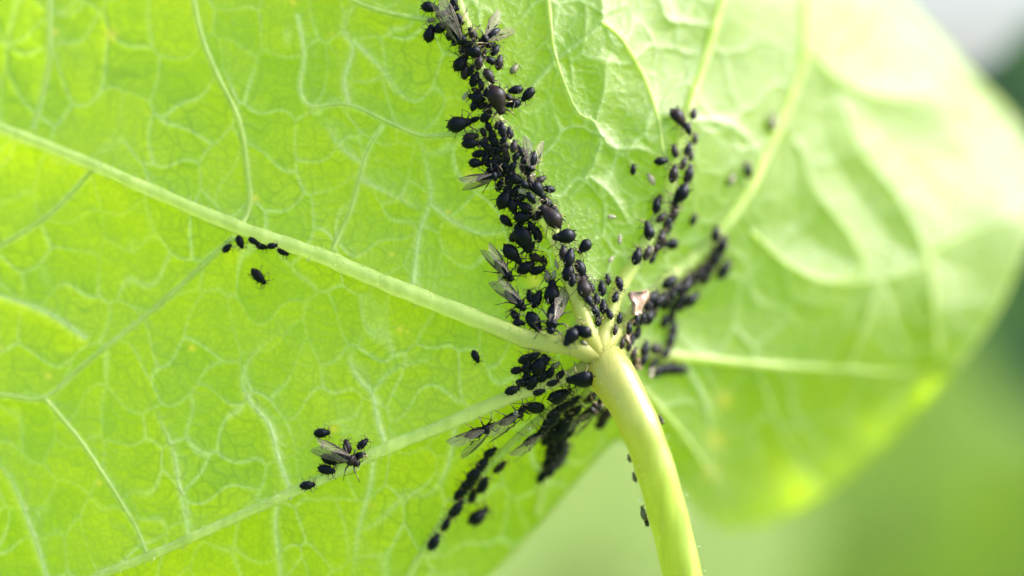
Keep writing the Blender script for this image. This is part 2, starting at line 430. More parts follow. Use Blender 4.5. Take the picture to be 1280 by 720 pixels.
SIDE = [
    ([(300, 285), (312, 255), (308, 205), (298, 150), (265, 80), (248, 30), (238, -30), (235, -120)], 4.5, 3),
    ([(292, 297), (250, 335), (200, 380), (110, 452), (55, 497), (0, 494), (-90, 500)], 4, 2.5),
    ([(55, 497), (100, 550), (140, 610), (170, 660), (185, 695)], 3.2, 2.8),
    ([(105, 422), (60, 392), (0, 370), (-80, 350)], 2.5, 1.8),
    ([(582, 26), (540, 25), (490, 17), (440, 0), (390, -40)], 4.5, 2.5),
    ([(614, 160), (580, 166), (530, 170), (490, 155), (435, 131), (390, 133), (375, 112), (380, 70), (372, 20)], 3.4, 0.8),
    ([(435, 131), (430, 100), (441, 60), (428, 40), (440, 10)], 2.4, 1.2),
    ([(441, 52), (475, 85), (492, 112), (505, 125)], 2.0, 1.0),
    ([(416, 312), (440, 258), (452, 212), (462, 182), (478, 158)], 2.8, 1.8),
    ([(448, 225), (490, 245), (520, 262)], 1.6, 1.0), ([(452, 205), (425, 185), (408, 160)], 1.6, 1.0),
    ([(515, 362), (524, 292), (538, 250), (533, 212), (524, 180)], 2.4, 1.4),
    ([(538, 256), (570, 280), (608, 293), (650, 285)], 2.0, 1.0),
    ([(682, -40), (690, 45), (696, 75), (710, 115), (724, 142), (744, 153), (752, 178)], 3, 1.6),
    ([(645, 130), (672, 102), (696, 75), (735, 46), (752, 27), (752, -20)], 1.8, 2.2),
    ([(752, 27), (775, 46), (800, 86), (815, 122), (824, 155), (828, 185), (838, 215)], 3, 3.4),
    ([(744, 153), (755, 115), (757, 82)], 1.5, 1.0), ([(742, 153), (765, 184), (800, 186), (822, 196)], 2.0, 1.6),
    ([(752, 178), (735, 220), (700, 262)], 1.5, 1.0), ([(735, 220), (765, 245), (790, 285)], 1.5, 1.2),
    ([(890, 34), (860, 28), (835, 24), (824, -10)], 2.0, 1.6),
    ([(858, 150), (900, 152), (930, 168), (952, 200)], 2.4, 1.8),
    ([(362, 612), (348, 575), (336, 532), (310, 500), (303, 470), (318, 442), (345, 420)], 2.4, 1.2),
    ([(484, 560), (474, 535), (464, 492), (450, 478), (437, 452), (450, 425)], 2.4, 1.2), ([(464, 492), (490, 464), (530, 452)], 1.6, 1.0),
    ([(236, 672), (230, 640), (222, 600), (214, 562), (195, 520)], 2.0, 1.2), ([(62, 735), (48, 690), (30, 640), (12, 600), (-20, 560)], 2.0, 1.4),
    ([(347, 625), (344, 660), (350, 720), (345, 780)], 2.0, 1.4), ([(468, 570), (462, 610), (448, 662), (440, 720)], 2.0, 1.2), ([(505, 620), (470, 655), (448, 665)], 1.4, 1.0),
    ([(570, 528), (560, 580), (540, 615), (505, 622)], 1.8, 1.2),
    ([(940, 290), (985, 330), (1040, 353), (1100, 348), (1150, 332), (1175, 300)], 3.2, 2),
    ([(1040, 353), (1080, 335), (1062, 292), (1020, 238), (1000, 180)], 2.7, 1.5),
    ([(1172, 440), (1168, 380), (1158, 315), (1125, 250), (1078, 190), (1055, 130)], 3.2, 2),
    ([(945, 456), (968, 520), (990, 562), (1015, 600)], 3, 1.6), ([(1060, 462), (1085, 400), (1100, 348)], 3, 2.4), ([(1160, 315), (1210, 290), (1260, 270)], 3, 2),
    ([(1006, 60), (1050, 100), (1100, 120), (1160, 120)], 3, 2), ([(850, 446), (880, 500), (890, 560)], 2.5, 1.6), ([(120, 208), (60, 270), (-20, 320)], 2.6, 2.0), ([(60, -60), (62, 60), (55, 110), (42, 160)], 2.6, 2.4)]
MAINC = [(catmull(p, 7), a, b) for p, a, b in MAIN]
SIDEC = [(catmull(p, 6), a * (0.85 if a >= 3.2 else 1), b * 0.7) for p, a, b in SIDE]

# ------------------------------------------------------------------ relief on a grid
G = 2.0
U0, V0 = -340.0, -310.0
NU, NV = int((1330 - U0) / G) + 1, int((930 - V0) / G) + 1
gu, gv = U0 + G * np.arange(NU), V0 + G * np.arange(NV)
UU, VV = np.meshgrid(gu, gv)
relief = np.zeros_like(UU)                     # millimetres towards the viewer
veinmask = np.zeros_like(UU)

def seg(p, q, reach):
    i0, i1 = max(0, int((min(p[0], q[0]) - reach - U0) / G)), min(NU, int((max(p[0], q[0]) + reach - U0) / G) + 2)
    j0, j1 = max(0, int((min(p[1], q[1]) - reach - V0) / G)), min(NV, int((max(p[1], q[1]) + reach - V0) / G) + 2)
    if i0 >= i1 or j0 >= j1: return None, None
    X, Y = UU[j0:j1, i0:i1], VV[j0:j1, i0:i1]
    e = q - p; l2 = max(e @ e, 1e-9)
    t = np.clip(((X - p[0]) * e[0] + (Y - p[1]) * e[1]) / l2, 0, 1)
    return np.hypot(X - p[0] - t * e[0], Y - p[1] - t * e[1]), (slice(j0, j1), slice(i0, i1))
def field(curves, reach):
    d = np.full_like(UU, 1e3)
    for c, a, b in curves:
        for i in range(len(c) - 1):
            p, q = c[i], c[i + 1]
            x0, x1 = min(p[0], q[0]) - reach, max(p[0], q[0]) + reach
            y0, y1 = min(p[1], q[1]) - reach, max(p[1], q[1]) + reach
            i0, i1 = max(0, int((x0 - U0) / G)), min(NU, int((x1 - U0) / G) + 2)
            j0, j1 = max(0, int((y0 - V0) / G)), min(NV, int((y1 - V0) / G) + 2)
            if i0 >= i1 or j0 >= j1: continue
            X, Y = UU[j0:j1, i0:i1], VV[j0:j1, i0:i1]
            e = q - p; l2 = max(e @ e, 1e-9)
            t = np.clip(((X - p[0]) * e[0] + (Y - p[1]) * e[1]) / l2, 0, 1)
            dd = np.hypot(X - p[0] - t * e[0], Y - p[1] - t * e[1])
            d[j0:j1, i0:i1] = np.minimum(d[j0:j1, i0:i1], dd)
    return d
d1 = field(MAINC, 150)
d2 = field(SIDEC, 90)
d2t = field([x for x in SIDEC if x[1] >= 2.6], 20)

def warp(u, v, amp, wl, seed):
    r = np.random.RandomState(seed)
    du, dv = np.zeros_like(u), np.zeros_like(v)
    for k in range(5):
        a = r.uniform(0, 2 * np.pi); f = 2 * np.pi / (wl * r.uniform(0.6, 1.6)); ph = r.uniform(0, 6.28, 2)
        w = (u * np.cos(a) + v * np.sin(a)) * f
        du += np.sin(w + ph[0]); dv += np.sin(w + ph[1])
    return u + amp * du / 2, v + amp * dv / 2

def cells(u, v, size, seed, amp, wl):
    """Distance in pixels to the nearest wall of an irregular cell network."""
    r = np.random.RandomState(seed)
    u, v = warp(u, v, amp, wl, seed + 1)
    x, y = u / size + 200, v / size + 200
    T = r.uniform(0.08, 0.92, (512, 512, 2))
    ix, iy = np.floor(x).astype(int), np.floor(y).astype(int)
    cid = np.zeros_like(x); best = np.full_like(x, 9.0); bx = np.zeros_like(x); by = np.zeros_like(x)
    for dj in (-1, 0, 1):
        for di in (-1, 0, 1):
            cx, cy = ix + di, iy + dj
            t = T[cy % 512, cx % 512]
            px, py = cx + t[..., 0] - x, cy + t[..., 1] - y
            dd = px * px + py * py
            s = dd < best
            best = np.where(s, dd, best); bx = np.where(s, px, bx); by = np.where(s, py, by); cid = np.where(s, (t[..., 0] * 17.3 + t[..., 1] * 31.7) % 1.0, cid)
    edge = np.full_like(x, 9.0)
    for dj in (-2, -1, 0, 1, 2):
        for di in (-2, -1, 0, 1, 2):
            cx, cy = ix + di, iy + dj
            t = T[cy % 512, cx % 512]
            px, py = cx + t[..., 0] - x, cy + t[..., 1] - y
            ex, ey = px - bx, py - by
            l = np.hypot(ex, ey)
            dd = np.where(l > 1e-6, (0.5 * (px + bx) * ex + 0.5 * (py + by) * ey) / np.maximum(l, 1e-6), 9)
            edge = np.minimum(edge, dd)
    return edge * size, cid
_fu, _fv = warp(UU, VV, 60, 240, 31)
fade = np.clip(0.55 + 0.75 * np.sin(_fu / 61) * np.sin(_fv / 53), 0.12, 1.1)
e1, c1 = cells(UU, VV, 62, 11, 12, 90)
e2, c2 = cells(UU, VV, 23, 12, 6, 40)
e3, c3 = cells(UU, VV, 10.5, 13, 3, 22)
net = np.maximum((0.15 + 0.4 * fade) * np.exp(-(e2 / 1.7) ** 2), 0.28 * np.exp(-(e3 / 1.3) ** 2))
quilt = 1.15 * np.exp(-d1 / 48) + 0.10 * np.exp(-(d1 / 7) ** 2)
far = np.clip((UU - 850) / 250, 0, 1)
quilt = np.maximum(quilt, 0.62 * (1 + 0.75 * far) * np.exp(-d2 / (26 + 20 * far))) + 0.25 * np.minimum(np.exp(-d1 / 48), np.exp(-d2 / 26))
far = np.clip((UU - 850) / 250, 0, 1)
mids = np.clip((UU - 600 - 0.25 * (VV - 100)) / 90, 0, 1)
quilt *= 1 + 0.15 * far                          # the far side of the leaf is more strongly puckered
relief += quilt
def ridge(curves, w, reach=28):
    """Ridges that die away towards the far end of each vein."""
    o = np.zeros_like(UU)
    for c, a, b in curves:
        for i in range(len(c) - 1):
            (d_, sl) = seg(c[i], c[i + 1], reach)
            if d_ is None: continue
            o[sl] = np.maximum(o[sl], (1 - 0.92 * (i / len(c)) ** 2.5) * (a / 2) * np.exp(-d_ / w))
    return o
d3 = ridge([x for x in SIDEC if x[1] < 2.6], 4.0)
relief += 0.26 * d3
relief += np.minimum(1.0, fade + 0.2) * 0.19 * np.exp(-e1 / 5) + (1.25 - 0.6 * fade) * 0.07 * np.exp(-e2 / 3) + 0.02 * np.exp(-e3 / 2)
un, vn = warp(UU, VV, 30, 200, 5)
relief += 0.22 * np.sin(un / 37) * np.sin(vn / 43)
veinmask = np.maximum.reduce([np.minimum(1, 1.1 * d3 ** 1.5), np.exp(-(d2t / 3.0) ** 2), np.minimum(0.7, (0.48 + 0.15 * mids) * (fade + 0.3)) * np.exp(-(e1 / 2.2) ** 2), 0.2 * mids * np.exp(-(e2 / 1.6) ** 2)])
spot = np.zeros_like(UU)
SPOTS = [(140, 43, 8), (68, 40, 5), (318, 247, 6), (240, 435, 5), (500, 412, 5), (668, 351, 9), (587, 221, 8), (417, 536, 6), (560, 265, 4), (124, 604, 4), (905, 500, 12), (895, 550, 14), (888, 590, 12), (366, 2, 5), (490, 318, 4), (60, 470, 5)]
for x, y, r_ in SPOTS: spot = np.maximum(spot, 0.85 * np.exp(-(((UU - x) / r_) ** 2 + ((VV - y) / r_) ** 2) * 1.4))
rs = np.random.RandomState(3)
for _ in range(70):
    x, y, r_ = rs.uniform(-300, 800), rs.uniform(-250, 800), rs.uniform(1.5, 4)
    j0, i0 = int((y - V0) / G), int((x - U0) / G)
    sl = (slice(max(0, j0 - 8), j0 + 9), slice(max(0, i0 - 8), i0 + 9))
    spot[sl] = np.maximum(spot[sl], rs.uniform(0.2, 0.6) * np.exp(-(((UU[sl] - x) / r_) ** 2 + ((VV[sl] - y) / r_) ** 2)))
depth = form(UU, VV) - relief + 1.5

TUBE = 2.6                                      # thinner veins are ridges of the blade itself
def vein_radii(c, ra, rb):
    L = np.concatenate([[0], np.cumsum(np.linalg.norm(np.diff(c, axis=0), axis=1))])
    i = np.arange(len(c))
    return (rb + (ra - rb) * (1 - L / L[-1]) ** 1.3) * np.interp(L / L[-1], [0, .8, 1], [1, 1, .45 if ra < 6 else .8]) * (1 + 0.06 * np.sin(i * 0.9) * np.sin(i * 0.37))

def bil(A, u, v):
    x = min(max((u - U0) / G, 0), NU - 1.001); y = min(max((v - V0) / G, 0), NV - 1.001)
    i, j = int(x), int(y); a, b = x - i, y - j
    return (A[j, i] * (1 - a) + A[j, i + 1] * a) * (1 - b) + (A[j + 1, i] * (1 - a) + A[j + 1, i + 1] * a) * b
def on_leaf(u, v, lift=0.0): return at(u, v, bil(depth, u, v) - lift)
def normal_at(u, v, h=9):
    a = on_leaf(u + h, v) - on_leaf(u - h, v); b = on_leaf(u, v - h) - on_leaf(u, v + h)
    return a.cross(b).normalized()

def inside(u, v):
    ins = np.zeros(u.shape, bool)
    P, Q = OUT, np.roll(OUT, -1, 0)
    for p, q in zip(P, Q):
        if p[1] == q[1]: continue
        c = ((p[1] > v) != (q[1] > v)) & (u < (q[0] - p[0]) * (v - p[1]) / (q[1] - p[1]) + p[0])
        ins ^= c
    return ins
ins = inside(UU, VV)
fq = ins[:-1, :-1] | ins[1:, :-1] | ins[:-1, 1:] | ins[1:, 1:]
hole = np.zeros_like(ins)                       # the thick veins take the blade's place
for c, a, b in MAINC + [x for x in SIDEC if x[1] >= TUBE]:
    for i, r_ in enumerate(vein_radii(c, a, b)):
        u, v = c[i]; w = max(0.6, r_ * 0.93 - 2.0)
        j0, j1, i0, i1 = int((v - w - V0) / G), int((v + w - V0) / G) + 2, int((u - w - U0) / G), int((u + w - U0) / G) + 2
        if j0 < 0 or i0 < 0 or j1 > NV or i1 > NU: continue
        hole[j0:j1, i0:i1] |= np.hypot(UU[j0:j1, i0:i1] - u, VV[j0:j1, i0:i1] - v) < w
fq &= ~(hole[:-1, :-1] & hole[1:, :-1] & hole[:-1, 1:] & hole[1:, 1:])
used = np.zeros_like(ins)
used[:-1, :-1] |= fq; used[1:, :-1] |= fq; used[:-1, 1:] |= fq; used[1:, 1:] |= fq
snap = used & ~ins
su, sv = UU.copy(), VV.copy()
jj, ii = np.nonzero(snap)
for j, i in zip(jj, ii):
    k = np.argmin((OUT[:, 0] - UU[j, i]) ** 2 + (OUT[:, 1] - VV[j, i]) ** 2)
    best = None
    for m_ in (-1, 0):
        p, q = OUT[(k + m_) % len(OUT)], OUT[(k + m_ + 1) % len(OUT)]
        e = q - p; t = np.clip(((UU[j, i] - p[0]) * e[0] + (VV[j, i] - p[1]) * e[1]) / (e @ e), 0, 1)
        c = p + t * e; dd = (c[0] - UU[j, i]) ** 2 + (c[1] - VV[j, i]) ** 2
        if best is None or dd < best[0]: best = (dd, c)
    su[j, i], sv[j, i] = best[1]
index = np.full(used.shape, -1); index[used] = np.arange(used.sum())
k_ = S * (DIST + depth * MM) / DIST
co = np.stack([(su - 640) * k_, depth * MM, HEIGHT - (sv - 360) * k_], -1)[used]
jq, iq = np.nonzero(fq)
quads = np.stack([index[jq, iq], index[jq + 1, iq], index[jq + 1, iq + 1], index[jq, iq + 1]], 1)
me = bpy.data.meshes.new('blade')
me.vertices.add(len(co)); me.vertices.foreach_set('co', co.astype(np.float32).ravel())
me.loops.add(quads.size); me.loops.foreach_set('vertex_index', quads.astype(np.int32).ravel())
me.polygons.add(len(quads)); me.polygons.foreach_set('loop_start', np.arange(0, quads.size, 4, dtype=np.int32))
me.polygons.foreach_set('loop_total', np.full(len(quads), 4, np.int32))
me.polygons.foreach_set('use_smooth', np.ones(len(quads), bool))
for nm, arr in (('vein', veinmask), ('spot', spot), ('net', net), ('tint', 0.5 * c1 + 0.3 * c2 + 0.2 * c3)):
    me.attributes.new(nm, 'FLOAT', 'POINT').data.foreach_set('value', arr[used].astype(np.float32))
me.materials.append(M_BLADE)
me.update(calc_edges=True)

leaf = empty('nasturtium_leaf', on_leaf(*J))
tag(leaf, 'large bright green leaf seen from below, its veins radiating from a curved pale petiole', 'leaf')
LOC = Matrix.Translation(leaf.location).inverted()
def part(name, me, parent=leaf):
    """A part of the leaf; its mesh is in world coordinates."""
    o = link(name, me, parent)
    if parent is leaf: o.matrix_parent_inverse = LOC
    return o
blade = part('blade', me)

# margin
mb = MB()
pts, ups = [], []
for k in range(0, len(OUT), 2):
    u, v = OUT[k]; pts.append(on_leaf(u, v))
pts.append(pts[0]); mb.tube(pts, 0.00017, 6, up=(0, -1, 0), cap=False)
part('margin', mb.mesh('margin', M_VEIN), leaf)

# veins: rounded ridges standing proud of the blade, with short pale hairs
rv = random.Random(5)
def vein(curve, ra, rb, name, sink, hairs):
    mb = MB(); pts, rad, ups = [], [], []
    n = len(curve)
    rr = vein_radii(curve, ra, rb) * S
    prof = [math.radians(x) for x in (-112, -90, -66, -42, -20, 0, 20, 42, 66, 90, 112)]
    for i, (u, v) in enumerate(curve):
        nn = normal_at(u, v, 6)
        k = (1 + bil(depth, u, v) * MM / DIST)
        pts.append(on_leaf(u, v) - nn * rr[i] * sink); rad.append(rr[i] * k); ups.append(nn)
    for i in range(n):
        t = (pts[min(i + 1, n - 1)] - pts[max(i - 1, 0)]).normalized()
        nn = (ups[i] - t * ups[i].dot(t)).normalized(); b = t.cross(nn)
        for w in prof:
            flare = 1.0 + 0.25 * max(0, abs(w) - 1.5)
            mb.v.append(tuple(pts[i] + nn * (math.cos(w) * rad[i] * 0.9) + b * (math.sin(w) * rad[i] * flare)))
    m_ = len(prof)
    for i in range(n - 1):
        for q in range(m_ - 1):
            a = i * m_ + q
            mb.f.append((a, a + 1, a + m_ + 1, a + m_)); mb.m.append(0)
    o = part(name, mb.mesh(name, M_VEIN))
    if hairs:
        hb = MB()
        for _ in range(hairs):
            i = rv.randrange(1, n - 1)
            u, v = curve[i]
            if not (-60 < u < 1000 and -40 < v < 760): continue
            nn = ups[i]; t = (pts[i + 1] - pts[i - 1]).normalized(); b = t.cross(nn)
            w = rv.uniform(-1.5, 1.5)
            dr = (nn * math.cos(w) + b * math.sin(w) + t * rv.uniform(-.4, .4)).normalized()
            st = pts[i] + t * rv.uniform(-3, 3) * S + (nn * math.cos(w) * 0.9 + b * math.sin(w)) * rad[i] * 0.95
            ln = rv.uniform(2.5, 7) * S
            hb.tube([st, st + dr * ln * .6, st + dr * ln + t * ln * .2 + Vector((0, 0, -ln * .15))], [0.42 * S, 0.3 * S, 0.1 * S], 3)
        h = link('hair_fringe', hb.mesh('hair_fringe', M_HAIR), o); h['kind'] = 'stuff'
    return o
for c, a, b in MAINC: vein(c, a, b, 'main_vein', 0.12, 170)
for c, a, b in SIDEC:
    if a >= TUBE: vein(c, a, b, 'side_vein', 0.3, 0)

# petiole: leaves the leaf towards the viewer, bends down and runs to the ground
pp = [(738, 428, 2.4), (745, 440, 1.8), (754, 454, 1.0), (765, 470, 0.1), (777, 489, -0.9), (788, 508, -1.7), (801, 536, -2.4), (812, 565, -2.3), (823, 600, -2.2), (838, 655, -1.6), (853, 718, -1.2), (872, 800, -1), (900, 920, 0), (940, 1150, 3), (960, 1500, 8), (950, 2000, 10), (945, 2640, 10)]
pc = catmull(pp, 9)
pts = [at(*p) for p in pc]
rad = []
for p in pc:
    r_ = np.interp(p[1], [428, 440, 454, 470, 489, 508, 560, 720], [12, 22, 28.5, 29.5, 27.5, 25.5, 24.5, 24.5])
    rad.append(r_ * S * (1 + 0.012 * math.sin(p[1] * 0.11)))
mb = MB(); mb.tube(pts, rad, 28)
petiole = part('petiole', mb.mesh('petiole', M_PETIOLE))
hb = MB()
for _ in range(260):
    i = rv.randrange(4, min(len(pts) - 2, 48))
    t = (pts[i + 1] - pts[i - 1]).normalized(); a = t.orthogonal().normalized(); b = t.cross(a); w = rv.uniform(0, 6.283)
    nn = a * math.cos(w) + b * math.sin(w); ln = rv.uniform(3, 8) * S
    st = pts[i] + nn * rad[i] * 0.97 + t * rv.uniform(-4, 4) * S
    hb.tube([st, st + nn * ln * .6, st + nn * ln + t * ln * rv.uniform(-.3, .4)], [0.4 * S, 0.28 * S, 0.1 * S], 3)
h = link('hair_fringe', hb.mesh('hair_fringe', M_HAIR), petiole); h['kind'] = 'stuff'

# ------------------------------------------------------------------ aphids: the kinds
def lathe(profile, n=18, zc=0.0, squash=0.85, belly=0.75, seg=0.0, seed=0):
    """A body along +X from stations (x, half width, centre height)."""
    r = random.Random(seed)
    P = catmull(profile, 0.045)
    mb = MB(); rings = []
    for i, (x, w, z) in enumerate(P):
        w = max(w, 0.002)
        g_ = 1 - seg * (0.5 + 0.5 * math.cos(x * 62)) if -0.4 < x < 0.3 else 1
        base = len(mb.v)
        for k in range(n):
            a = 2 * math.pi * k / n
            y, zz = math.cos(a) * w, math.sin(a) * w * squash
            if zz < 0: zz *= belly
            g2 = g_ if math.sin(a) > 0.1 else 1
            mb.v.append((x, y * g2, z + zz * g2))
        rings.append(base)
    for i in range(len(rings) - 1):
        for k in range(n):
            q = (k + 1) % n
            mb.f.append((rings[i] + k, rings[i + 1] + k, rings[i + 1] + q, rings[i] + q)); mb.m.append(0)
    mb.f.append(tuple(rings[0] + k for k in range(n))); mb.m.append(0)
    mb.f.append(tuple(rings[-1] + k for k in reversed(range(n)))); mb.m.append(0)
    return mb

def ball(mb, c, r, mat=0, n=8):
    base = len(mb.v)
    for j in range(1, n // 2 + 1):
        th = math.pi * j / (n // 2 + 1)
        for k in range(n):
            a = 2 * math.pi * k / n
            mb.v.append((c[0] + r * math.sin(th) * math.cos(a), c[1] + r * math.sin(th) * math.sin(a), c[2] + r * math.cos(th)))
    for j in range(n // 2 - 1):
        for k in range(n):
            q = (k + 1) % n
            mb.f.append((base + j * n + k, base + j * n + n + k, base + j * n + n + q, base + j * n + q)); mb.m.append(mat)
    mb.f.append(tuple(base + k for k in range(n))); mb.m.append(mat)
    mb.f.append(tuple(base + (n // 2 - 1) * n + k for k in reversed(range(n)))); mb.m.append(mat)

ADULT = [(-.52, .012, .24), (-.48, .04, .24), (-.44, .085, .25), (-.38, .17, .26), (-.27, .255, .28), (-.12, .29, .30), (.03, .275, .29), (.17, .22, .27), (.28, .165, .24), (.36, .135, .225), (.43, .12, .215), (.475, .085, .205), (.5, .03, .20)]
NYMPH = [(-.5, .02, .22), (-.46, .08, .22), (-.38, .17, .23), (-.25, .24, .24), (-.08, .265, .25), (.08, .255, .25), (.22, .21, .24), (.33, .15, .225), (.42, .125, .215), (.475, .085, .205), (.5, .03, .20)]
ALATE = [(-.5, .012, .24), (-.46, .05, .24), (-.38, .115, .25), (-.25, .17, .27), (-.1, .185, .28), (.02, .165, .28), (.08, .125, .28), (.14, .15, .30), (.22, .18, .32), (.30, .15, .30), (.345, .09, .26), (.39, .105, .25), (.45, .10, .235), (.49, .05, .225), (.5, .02, .22)]

def leg_mesh(base, out, k, side, thin=1.0):
    bx, by, bz = base
    dx, dy, up, reach = out
    knee = (bx + dx * .42, side * (by + dy * .42), bz + up)
    ank = (bx + dx * .92, side * (by + dy * .92), 0.05)
    foot = (bx + dx * 1.05, side * (by + dy * 1.05), 0.006)
    mid = tuple((knee[i] * .75 + ank[i] * .25) for i in range(3)); mid2 = tuple((knee[i] * .2 + ank[i] * .8) for i in range(3))
    mb = MB()
    mb.tube([(bx, side * by * .6, bz), knee, mid, mid2, ank, foot], [.034 * thin, .027 * thin, .021 * thin, .018 * thin, .016 * thin, .009 * thin], 5, mat=[0, 0, 1, 0, 0])
    return mb.mesh('leg', [M_LIMB, M_SHIN])

def make_kind(profile, mat, seed, legs=1.0, tips=True, wings=False, thin=1.0):
    parts = []
    mb = lathe(profile, 18, seg=0.07, seed=seed)
    for s in (-1, 1): ball(mb, (.40, s * .112, .25), .032, 1)
    body = mb.mesh('body', [mat, M_EYE])
    parts.append(('body', body))
    for s in (-1, 1):
        for k, (bx, ax, ay, up) in enumerate(((.32, .30, .30, .10), (.20, -.02, .42, .12), (.08, -.42, .36, .16))):
            parts.append(('leg', leg_mesh((bx, .11, .2), (ax * legs, ay * legs, up, 1), k, s, thin)))
    for s in (-1, 1):
        mb = MB()
        mb.tube([(.46, s * .05, .23), (.56, s * .13, .30), (.50, s * .30, .33), (.34, s * .44, .30), (.20, s * .52, .24)], [.02 * thin, .017 * thin, .014 * thin, .011 * thin, .007 * thin], 5, mat=[0, 1, 0, 0])
        parts.append(('antenna', mb.mesh('antenna', [M_LIMB, M_SHIN])))
    if tips:
        for s in (-1, 1):
            mb = MB(); mb.tube([(-.27, s * .17, .40), (-.36, s * .19, .45), (-.43, s * .205, .47)], [.026, .022, .02], 6)
            parts.append(('cornicle', mb.mesh('cornicle', M_LIMB)))
    return parts

def jit(profile, seed, w=0.06):
    r = random.Random(seed)
    f = r.uniform(1 - w, 1 + w)
    return [(x, y * f * r.uniform(.97, 1.03), z * (0.5 + 0.5 * f)) for x, y, z in profile]
KIND = {'a': [make_kind(jit(ADULT, s), M_BLACK, s) for s in range(3)],
        'n': [make_kind(jit(NYMPH, s), M_BLACK, s, 0.9, True) for s in range(3)],
        'b': [make_kind(jit(NYMPH, s + 9), M_BROWN, s, 0.9, True) for s in range(2)],
        'o': [make_kind(jit(NYMPH, s + 5), M_OLIVE, s, 0.9, False) for s in range(1)],
        'B': [make_kind(jit(ADULT, s + 9), M_BROWN, s) for s in range(2)],
        'w': [make_kind(jit(ALATE, s), M_BLACK, s, 1.15, True, thin=.9) for s in range(2)],
        'W': [make_kind(jit(ALATE, s), M_BROWN, s, 1.15, True, thin=.9) for s in range(1)]}

def wing_mesh(length, side):
    """A forewing lying back along -X from its hinge at the origin; the leading edge is the outer one."""
    def edge(t):
        outer = .085 * math.sin(math.pi * min(1, t * 1.02)) ** .6 + .10 * t * (1 - t)
        inner = .33 * math.sin(math.pi * t ** 1.25) ** .8 * (0.35 + 0.75 * t)
        return outer, inner
    n, w = 16, 6
    mb = MB()
    for i in range(n + 1):
        t = i / n
        o, q = edge(t); o, q = max(o, .004), max(q, .004)
        for k in range(w + 1):
            y = o + (-q - o) * k / w
            z = .03 * math.sin(math.pi * t) - .18 * (y * y) + .006 * math.sin(k * 2 + i * .7)
            mb.v.append((-t * length, side * y, z))
    for i in range(n):
        for k in range(w):
            a = i * (w + 1) + k
            mb.f.append((a, a + 1, a + w + 2, a + w + 1)); mb.m.append(0)
    vb = MB()
    def line(pts, r):
        q = []
        for t, f in pts:
            o, i_ = edge(t); y = o + (-i_ - o) * f
            q.append((-t * length, side * y, .03 * math.sin(math.pi * t) - .18 * y * y + .004))
        vb.tube(q, r, 5)
    line([(t / 12, .02) for t in range(0, 13)], [.016] * 9 + [.012, .009, .007, .005])
    line([(.03, .3), (.2, .22), (.4, .2), (.6, .14), (.74, .1)], [.016, .018, .016, .02, .008])
    line([(.25, .22), (.38, .5), (.48, .93)], .006); line([(.38, .2), (.52, .5), (.64, .93)], .006)
    line([(.45, .18), (.65, .4), (.82, .6), (.92, .75)], .006); line([(.65, .4), (.8, .45), (.95, .4)], .005); line([(.6, .15), (.78, .2), (.93, .15)], .005)
    return mb.mesh('wing', M_WING), vb.mesh('wing_vein', M_WVEIN)
WING = {s: wing_mesh(1.32, s) for s in (-1, 1)}

placed = []
ra = random.Random(21)
def frame(u, v, ang, tilt=0.0, nrm=None):
    n = nrm or normal_at(u, v, 8)
    d = Vector((math.cos(R(ang)), 0, math.sin(R(ang))))
    x = (d - n * d.dot(n)).normalized()
    y = n.cross(x)
    M = Matrix((x, y, n)).transposed()
    return M @ Matrix.Rotation(tilt, 3, 'X'), n

def vein_height(u, v):
    """How far a main vein's ridge stands above the blade here, in metres."""
    h = 0
    for c, a, b in MAINC:
        dd = np.hypot(c[:, 0] - u, c[:, 1] - v); k = int(dd.argmin())
        t = k / len(c); r = b + (a - b) * (1 - t) ** 1.3
        if dd[k] < r: h = max(h, math.sqrt(1 - (dd[k] / r) ** 2) * r * .8 * S)
    return h

def place(name, kind, u, v, Lpx, ang, label, group, variant=None, wings=None, pos=None, nrm=None):
    scale = (1 + bil(depth, u, v) * MM / DIST) if pos is None else 1
    L = Lpx * S * scale * (1.12 if Lpx > 22 else 1.2) * (1.18 if group and ('blurred band' in group or 'string' in group or 'mass' in group) else 1)
    M, n = frame(u, v, ang, ra.uniform(-.18, .18), nrm)
    p = pos if pos is not None else on_leaf(u, v) + n * vein_height(u, v)
    lift = 0.0
    if pos is None:
        for q, ql in placed:                    # crowded ones climb over their neighbours
            dd = (Vector((q.x, 0, q.z)) - Vector((p.x, 0, p.z))).length
            near = 0.42 * (L + ql) * 0.5
            if dd < near * 1.5: lift = max(lift, 0.28 * ql * (1 - dd / (near * 1.5)) + (q - p).dot(n) * (1 - dd / (near * 1.5)))
        lift = min(lift, 0.0007)
        placed.append((p + n * lift, L))
    root = empty(name, p + n * lift)
    root.rotation_euler = M.to_euler()
    root.scale = (L, L, L)
    tag(root, label, 'aphid', group)
    parts = KIND[kind][variant if variant is not None else ra.randrange(len(KIND[kind]))]
    for nm, me in parts: link(nm, me, root)
    if wings:
        for s in (-1, 1):
            yaw, roll, pitch = wings[0 if s > 0 else 1]
            w = link('wing', WING[s][0], root)
            w.location = (.24, s * .06, .43)
            w.rotation_euler = (s * R(roll), R(pitch), -s * R(yaw))
            link('wing_vein', WING[s][1], w)
    return root

